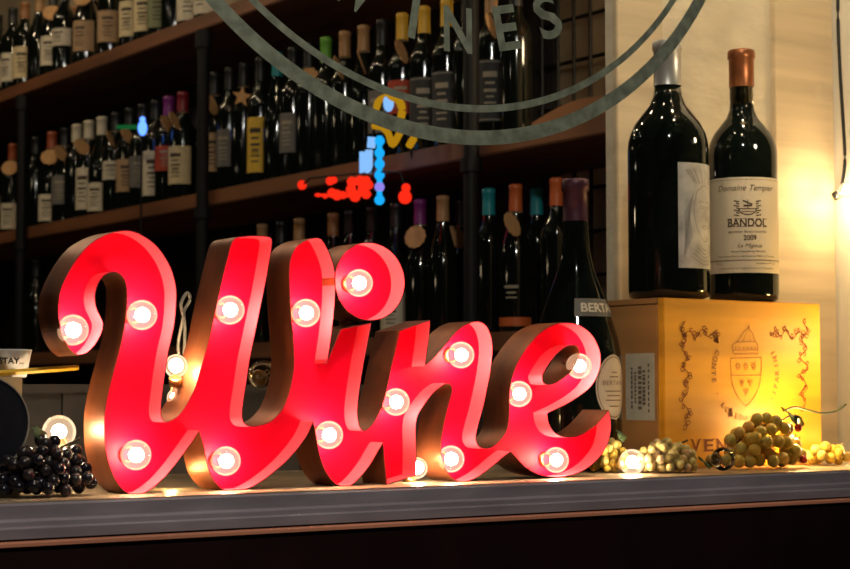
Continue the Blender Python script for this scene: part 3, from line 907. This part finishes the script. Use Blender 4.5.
# ------------------------------------------------------------------ grapes
def grape_mesh(key, r, m):
    return shared(key, lambda: ball(bmesh.new(), (0, 0, 0), r, 14, 10, (1, 1, 1.06)), m)
def bunch(name, label, cat, loc, ext, r, n, mats, seed, leaf=None, stem=True, back=1.0):
    t = thing(name, label, cat, loc)
    R = random.Random(seed); pts = []; tries = 0
    while len(pts) < n and tries < 60000:
        tries += 1
        x = R.uniform(-1, 1); y = R.uniform(-1, 1); z = R.uniform(0, 1)
        if x * x + y * y + z * z > 1: continue
        p = Vector((x * ext[0], y * ext[1], r * 1.07 + z * (ext[2] - 2 * r)))
        if all((p - q).length > 1.78 * r for q in pts): pts.append(p)
    for p in pts:
        k = R.randrange(len(mats))
        part('grape', grape_mesh('%s_%d_%.4f' % (name, k, r), r, mats[k]), t, p, (R.uniform(-.6, .6), R.uniform(-.6, .6), 0))
    b = tube(bmesh.new(), smooth_pts([(-ext[0] * .7, 0, ext[2] * .45), (-.2 * ext[0], .003, ext[2] * .7), (.3 * ext[0], 0, ext[2] * .75), (ext[0] * .75, -.002, ext[2] * .9)]), .0014, 7)
    obj('stem', b, pm('vine stem', (.10, .065, .02), .7), t, True)
    return t
def leaf(parent, loc, size, rot, m):
    b = bmesh.new(); n = 28; ring = []
    for i in range(n):
        a = 2 * PI * i / n
        r = size * (.62 + .25 * abs(math.cos(2.5 * a)) + .06 * math.cos(9 * a))
        ring.append(b.verts.new((r * math.cos(a), r * math.sin(a), .25 * size * math.cos(2 * a) * .6)))
    c = b.verts.new((0, 0, .1 * size))
    for i in range(n): b.faces.new((c, ring[i - 1], ring[i]))
    o = obj('leaf', b, m, parent, True); o.location = loc; o.rotation_euler = rot
    s = o.modifiers.new('thickness', 'SOLIDIFY'); s.thickness = .0006
    return o
M_g = [pm('green grape a', (.66, .50, .10), .28, trans=.25), pm('green grape b', (.55, .47, .12), .30, trans=.25), pm('green grape c', (.68, .45, .11), .3, trans=.25)]
M_gy = [pm('yellow grape', (.66, .47, .08), .3, trans=.25), pm('yellow grape b', (.58, .45, .13), .3, trans=.25)]
M_gp = [pm('pale grape a', (.58, .48, .20), .35, trans=.2), pm('pale grape b', (.50, .43, .17), .35, trans=.2), pm('pale grape c', (.5, .36, .2), .35, trans=.2)]
M_k = [pm('black grape a', (.012, .010, .016), .22), pm('black grape b', (.02, .014, .018), .3)]
M_leaf = pm('dull green leaf', (.07, .13, .05), .6, var=.4, scale=80)

pL = at(50, 500, Z=SILL)
c0 = at(48, 497, Z=SILL)
g1 = bunch('grape_bunch', 'bunch of black grapes on the sill, left of the sign', 'grapes', (c0.x + .002, 1.664, SILL), (.050, .036, .064), .0064, 85, M_k, 5)
leaf(g1, (-.005, .005, .064), .011, (.9, .2, .3), M_leaf)
c1 = at(766, 470, Y=1.685)
g2 = bunch('grape_bunch', 'large bunch of plump green grapes before the crate front', 'grapes', (c1.x, 1.690, SILL), (.070, .034, .080), .0082, 66, M_g, 11)
M_berry = pm('red berry', (.5, .03, .015), .3)
for q in ((.050, -.018, .055), (.045, -.032, .012)):
    part('red_berry', grape_mesh('berry', .0055, M_berry), g2, q)
leaf(g2, (.040, -.012, .073), .020, (.7, .35, .2), M_leaf); leaf(g2, (.056, -.014, .066), .014, (1.1, -.2, 1.2), M_leaf)
P = [at(x, y, Y=1.69) for x, y in [(783, 411), (795, 407), (808, 410), (822, 413), (836, 411), (846, 404)]]
vn = obj('vine_tendril', tube(bmesh.new(), smooth_pts([p - Vector(g2.location) for p in P]), .0016, 7), pm('green vine', (.06, .08, .02), .6), g2, True)
c2 = at(668, 474, Y=1.675)
g3 = bunch('grape_bunch', 'small-berried pale green grape bunch before the crate left corner', 'grapes', (c2.x, 1.676, SILL), (.046, .030, .046), .0056, 80, M_gp, 21)
leaf(g3, (.052, -.016, .012), .014, (.5, .5, 0), M_leaf)
c3 = at(607, 470, Y=1.725)
g4 = bunch('grape_bunch', 'yellow green grape bunch tucked behind the tail of the e', 'grapes', (c3.x, 1.7255, SILL), (.032, .026, .050), .0054, 46, M_gy, 31)
leaf(g4, (.016, -.01, .048), .011, (.9, .4, 0), M_leaf)
c4 = at(832, 468, Y=1.69)
g5 = bunch('grape_bunch', 'few yellow grapes on the sill at the far right', 'grapes', (c4.x + .008, 1.705, SILL), (.040, .028, .034), .0072, 22, M_gy, 41)

# ------------------------------------------------------------------ far left props
M_card = pm('tan card', (.50, .34, .17), .75, var=.2, scale=30)
e = at(27, 392, Y=1.69)
ztop = at(20, 377, Y=1.70).z
tb = thing('tan_box', 'tan box with round black plaque on its front, left of the sign', 'box', (e.x, 1.69, SILL))
obj('box_body', box(-.11, .012, 0, 0, .085, ztop - SILL, bev=.001), M_card, tb)
dc = at(-16, 424, Y=1.69)
b = bmesh.new()
def disc(r, y0, y1, ring_in=None):
    b = lathe([(0, 0), (r, 0), (r, y1 - y0), (0, y1 - y0)] if ring_in is None else [(ring_in, 0), (r, 0), (r, y1 - y0), (ring_in, y1 - y0), (ring_in, 0)], 48)
    for v in b.verts: v.co = Vector((v.co.x, y0 + v.co.z, v.co.y))
    bmesh.ops.recalc_face_normals(b, faces=b.faces)
    return b
RD = at(30, 424, Y=1.69).x - dc.x
o = obj('round_plaque', disc(RD - .001, .003, .0118), pm('blue black enamel', (.010, .011, .018), .35), tb); o.location = (dc.x - e.x, 0, dc.z - SILL)
o2 = obj('plaque_rim', disc(RD, .001, .011, RD - .0015), pm('pale rim metal', (.45, .42, .38), .35, metal=.5), o)
# printed paper cup
cc_ = at(13, 368, Y=1.735)
cup = thing('paper_cup', 'white paper cup printed STAY, on the tan box at far left', 'cup', (cc_.x, 1.742, ztop))
PCUP = [(0, .001), (.0165, 0), (.0215, .0275), (.0222, .0285), (.0215, .029), (.0160, .002), (0, .002)]
obj('cup_body', lathe(PCUP, 40), pm('white card', (.72, .70, .68), .6), cup, True)
fc = wrapper([(.0165, 0), (.0217, .0285)], .0005)
b = bmesh.new()
text_bm('STAY...', .0062, -.0, .0140, b, width=.027, bold=.0002, fn=wrapper([(.0165, 0), (.0217, .0285)], .0006, math.radians(-18)))
obj('cup_lettering', b, pm('black print', (.01, .01, .01), .6), cup)
b = bmesh.new()
for k in range(14):
    a = -1.6 + k * .2
    wrap_line(b, fc, .019 * a - .0016, .0035, .019 * a + .0004, .0035 + .002 + .003 * ((k * 7) % 5) / 5, .0022, 2)
obj('cup_flames', b, pm('ochre print', (.6, .35, .05), .6), cup)
# yellow pencil
pa, pb = at(-8, 385, Y=1.715), at(78, 367.5, Y=1.715)
pa.z = ztop + .0035
b = tube(bmesh.new(), [pa, pb], .0034, 6)
pen = thing('yellow_stick', 'flat yellow stick lying on the tan box, pointing at the sign', 'stick', (0, 0, 0))
obj('shaft', b, pm('yellow lacquer', (.80, .46, .02), .4), pen)

# ------------------------------------------------------------------ decal on the pane
dec = thing('window_decal', 'grey green round decal of two rings and the word WINES on the glass', 'decal', (1.159, GY - .0026, 1.762))
M_dec = pm('frosted green vinyl', (.215, .24, .165), .7, var=.4, scale=60, bump=.2)
def ann(r0, r1, n=160):
    b = bmesh.new()
    A = [b.verts.new((r0 * math.cos(2 * PI * i / n), 0, r0 * math.sin(2 * PI * i / n))) for i in range(n)]
    B = [b.verts.new((r1 * math.cos(2 * PI * i / n), 0, r1 * math.sin(2 * PI * i / n))) for i in range(n)]
    for i in range(n): b.faces.new((A[i - 1], A[i], B[i], B[i - 1]))
    return b
obj('outer_ring', ann(.4565, .4735), M_dec, dec)
obj('inner_ring', ann(.4270, .4355), M_dec, dec)
DX, DZ = 1.159, 1.762
for ch, px, py in (('W', 346, 5), ('I', 410, 37), ('N', 457, 51.5), ('E', 509, 49), ('S', 553, 36.5)):
    v = at(px, py, Y=GY); dx, dz = v.x - DX, v.z - DZ
    a = math.atan2(dz, dx); r = math.hypot(dx, dz)
    c = Vector((r * math.cos(a), r * math.sin(a))); rot = a + PI / 2
    b = text_bm(ch, .051, 0, 0, fn=lambda x, z: (c.x + x * math.cos(rot) - z * math.sin(rot), 0, c.y + x * math.sin(rot) + z * math.cos(rot)), bold=.0016, width={'W': .056, 'I': None, 'N': .040, 'E': .033, 'S': .036}[ch])
    obj('letter_' + ch.lower(), b, M_dec, dec)

# ------------------------------------------------------------------ neon reflections in the pane, built as glowing shapes in the shop
NX = 2.06
def np(px, py): return at(px, py, X=NX)
ne = thing('neon_reflection', 'small reflection of a neon sign in the pane, blue, red and yellow, before the shelves', 'sign', (0, 0, 0))
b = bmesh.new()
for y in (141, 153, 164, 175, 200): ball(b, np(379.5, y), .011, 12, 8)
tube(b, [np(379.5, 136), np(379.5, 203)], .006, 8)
obj('blue_glint', b, em('blue glint', (.01, .36, .85), 1.3), ne)
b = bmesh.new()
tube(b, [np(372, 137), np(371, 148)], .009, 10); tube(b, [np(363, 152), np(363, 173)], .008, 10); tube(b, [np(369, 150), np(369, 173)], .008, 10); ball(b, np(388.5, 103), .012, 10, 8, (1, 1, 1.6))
obj('pale_blue_glint', b, em('pale blue glint', (.25, .52, 1.0), 1.1), ne)
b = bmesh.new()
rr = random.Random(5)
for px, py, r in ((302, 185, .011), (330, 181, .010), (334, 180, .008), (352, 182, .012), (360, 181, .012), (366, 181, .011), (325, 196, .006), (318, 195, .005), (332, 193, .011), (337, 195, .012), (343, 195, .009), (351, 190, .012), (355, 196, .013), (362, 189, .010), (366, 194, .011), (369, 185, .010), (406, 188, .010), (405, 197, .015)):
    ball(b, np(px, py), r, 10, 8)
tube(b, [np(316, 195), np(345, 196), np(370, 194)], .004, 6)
obj('red_glint', b, em('red glint', (1.0, .025, .008), 1.15), ne)
b = bmesh.new(); ball(b, np(379.5, 187), .011, 12, 8); obj('violet_glint', b, em('violet glint', (.32, .25, .9), 1.0), ne)
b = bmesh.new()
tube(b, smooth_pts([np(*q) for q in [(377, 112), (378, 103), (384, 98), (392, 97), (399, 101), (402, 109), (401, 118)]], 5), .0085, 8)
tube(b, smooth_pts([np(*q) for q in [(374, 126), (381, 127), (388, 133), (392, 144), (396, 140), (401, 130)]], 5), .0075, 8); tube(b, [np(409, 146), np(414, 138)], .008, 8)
obj('yellow_glint', b, em('yellow glint', (.75, .36, .01), .6), ne)
b = tube(bmesh.new(), [np(372, 137), np(385, 97), np(385, 97) + Vector((.04, 0, 0)), np(385, 97) + Vector((.075, 0, -.14))], .003, 6); tube(b, [np(310, 178), np(372, 172), np(400, 172)], .0025, 6); tube(b, [np(302, 186), np(310, 178)], .0025, 6); tube(b, [np(400, 172), np(406, 188)], .0025, 6); tube(b, [np(372, 172), np(379, 150)], .0025, 6)
obj('added_frame', b, M_iron, ne)
n2 = thing('neon_reflection', 'tiny blue and green glint reflected in the pane, among middle shelf bottles at left', 'sign', (0, 0, 0))  # second pane reflection, built as small glowing shapes
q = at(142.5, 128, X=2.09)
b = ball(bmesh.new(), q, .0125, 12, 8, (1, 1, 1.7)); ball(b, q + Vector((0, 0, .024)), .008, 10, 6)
obj('blue_glint', b, em('strong blue glint', (.10, .25, 1.0), 2.6), n2)
b = tube(bmesh.new(), [at(118, 127, X=2.09), at(138, 127, X=2.09)], .006, 8); obj('green_glint', b, em('green glint', (.03, .4, .10), .22), n2)
b = tube(bmesh.new(), [at(130, 128, X=2.095), at(142, 128, X=2.1), at(142, 128, X=2.1) + Vector((0, 0, -.34)), at(142, 128, X=2.1) + Vector((.03, 0, -.34))], .003, 6); obj('added_bracket', b, M_iron, n2)

# ------------------------------------------------------------------ lights
def light(name, kind, loc, power, col, size=.05, target=None, sx=None, sy=None, spot=None):
    l = D.lights.new(name, kind); l.energy = power; l.color = col
    if kind == 'AREA':
        l.shape = 'RECTANGLE'; l.size = sx; l.size_y = sy
    else: l.shadow_soft_size = size
    if kind == 'SPOT': l.spot_size = spot; l.spot_blend = .5
    o = D.objects.new(name, l); COL.objects.link(o); o.location = loc
    if target is not None: o.rotation_euler = (Vector(target) - Vector(loc)).to_track_quat('-Z', 'Y').to_euler()
    return o
for i, (x, y, z, p) in enumerate(((1.15, 5.2, 2.75, 14), (1.3, 4.3, 2.7, 6), (1.2, 3.4, 2.7, 7), (1.45, 2.75, 2.6, 5), (.9, 4.6, 1.9, 1.0), (1.0, 3.1, 1.35, .8))):
    light('shop_lamp', 'POINT', (x, y, z), p, (1, .76, .48), .03)
for x, y, z, p in ((.8, 3.0, 2.2, .7), (.7, 3.7, 2.3, .7), (.9, 4.4, 2.3, .7), (.6, 5.2, 2.2, .6), (.4, 4.0, 1.7, .4), (.9, 2.6, 1.9, .4)):  # unseen points of light added for sparkles on the bottle glass
    light('added_spark_light', 'POINT', (x, y, z), p, (1, .85, .65), .012)
light('grid_wall_fill', 'POINT', (2.3, 2.35, 1.80), 4.5, (1, .75, .45), .04)  # unseen fill added to brighten the tan wall behind the grid
light('upper_wall_lamp', 'POINT', (2.2, 5.2, 2.7), 2.5, (1, .78, .5), .05)
for x, y, z, p in ((1.45, 1.78, 2.0, 1.1), (1.75, 1.66, 2.1, 4.2), (2.0, 1.72, 2.0, 2.4), (1.66, 1.64, 1.70, .45), (1.82, 1.628, 1.42, .7)):  # last one is an unseen front fill, added to brighten the grapes
    light('display_and_fill_lamp', 'POINT', (x, y, z), p, (1, .80, .52), .015)
light('grape_lamp', 'POINT', tuple(at(797, 424, Y=1.700)), 1.0, (1, .66, .26), .012)
light('crate_lamp', 'POINT', (1.96, 1.65, 1.08), 1.5, (1, .64, .22), .02)
light('sill_lamp', 'POINT', tuple(at(172, 478, Y=1.70)), .12, (1, .66, .28), .006)
light('wall_lamp', 'POINT', tuple(at(846, 200, Y=1.89)), .8, (1, .70, .34), .01)
light('street_fill', 'POINT', (.5, .35, 2.45), 62, (1.0, .92, .82), .07)  # unseen light added outside to brighten the sash rail and decal
w = D.worlds.new('night'); SC.world = w; w.use_nodes = True
w.node_tree.nodes['Background'].inputs[0].default_value = (.5, .6, .9, 1); w.node_tree.nodes['Background'].inputs[1].default_value = .006
SC.view_settings.view_transform = 'Standard'
SC.view_settings.look = 'None'
SC.view_settings.exposure = 0
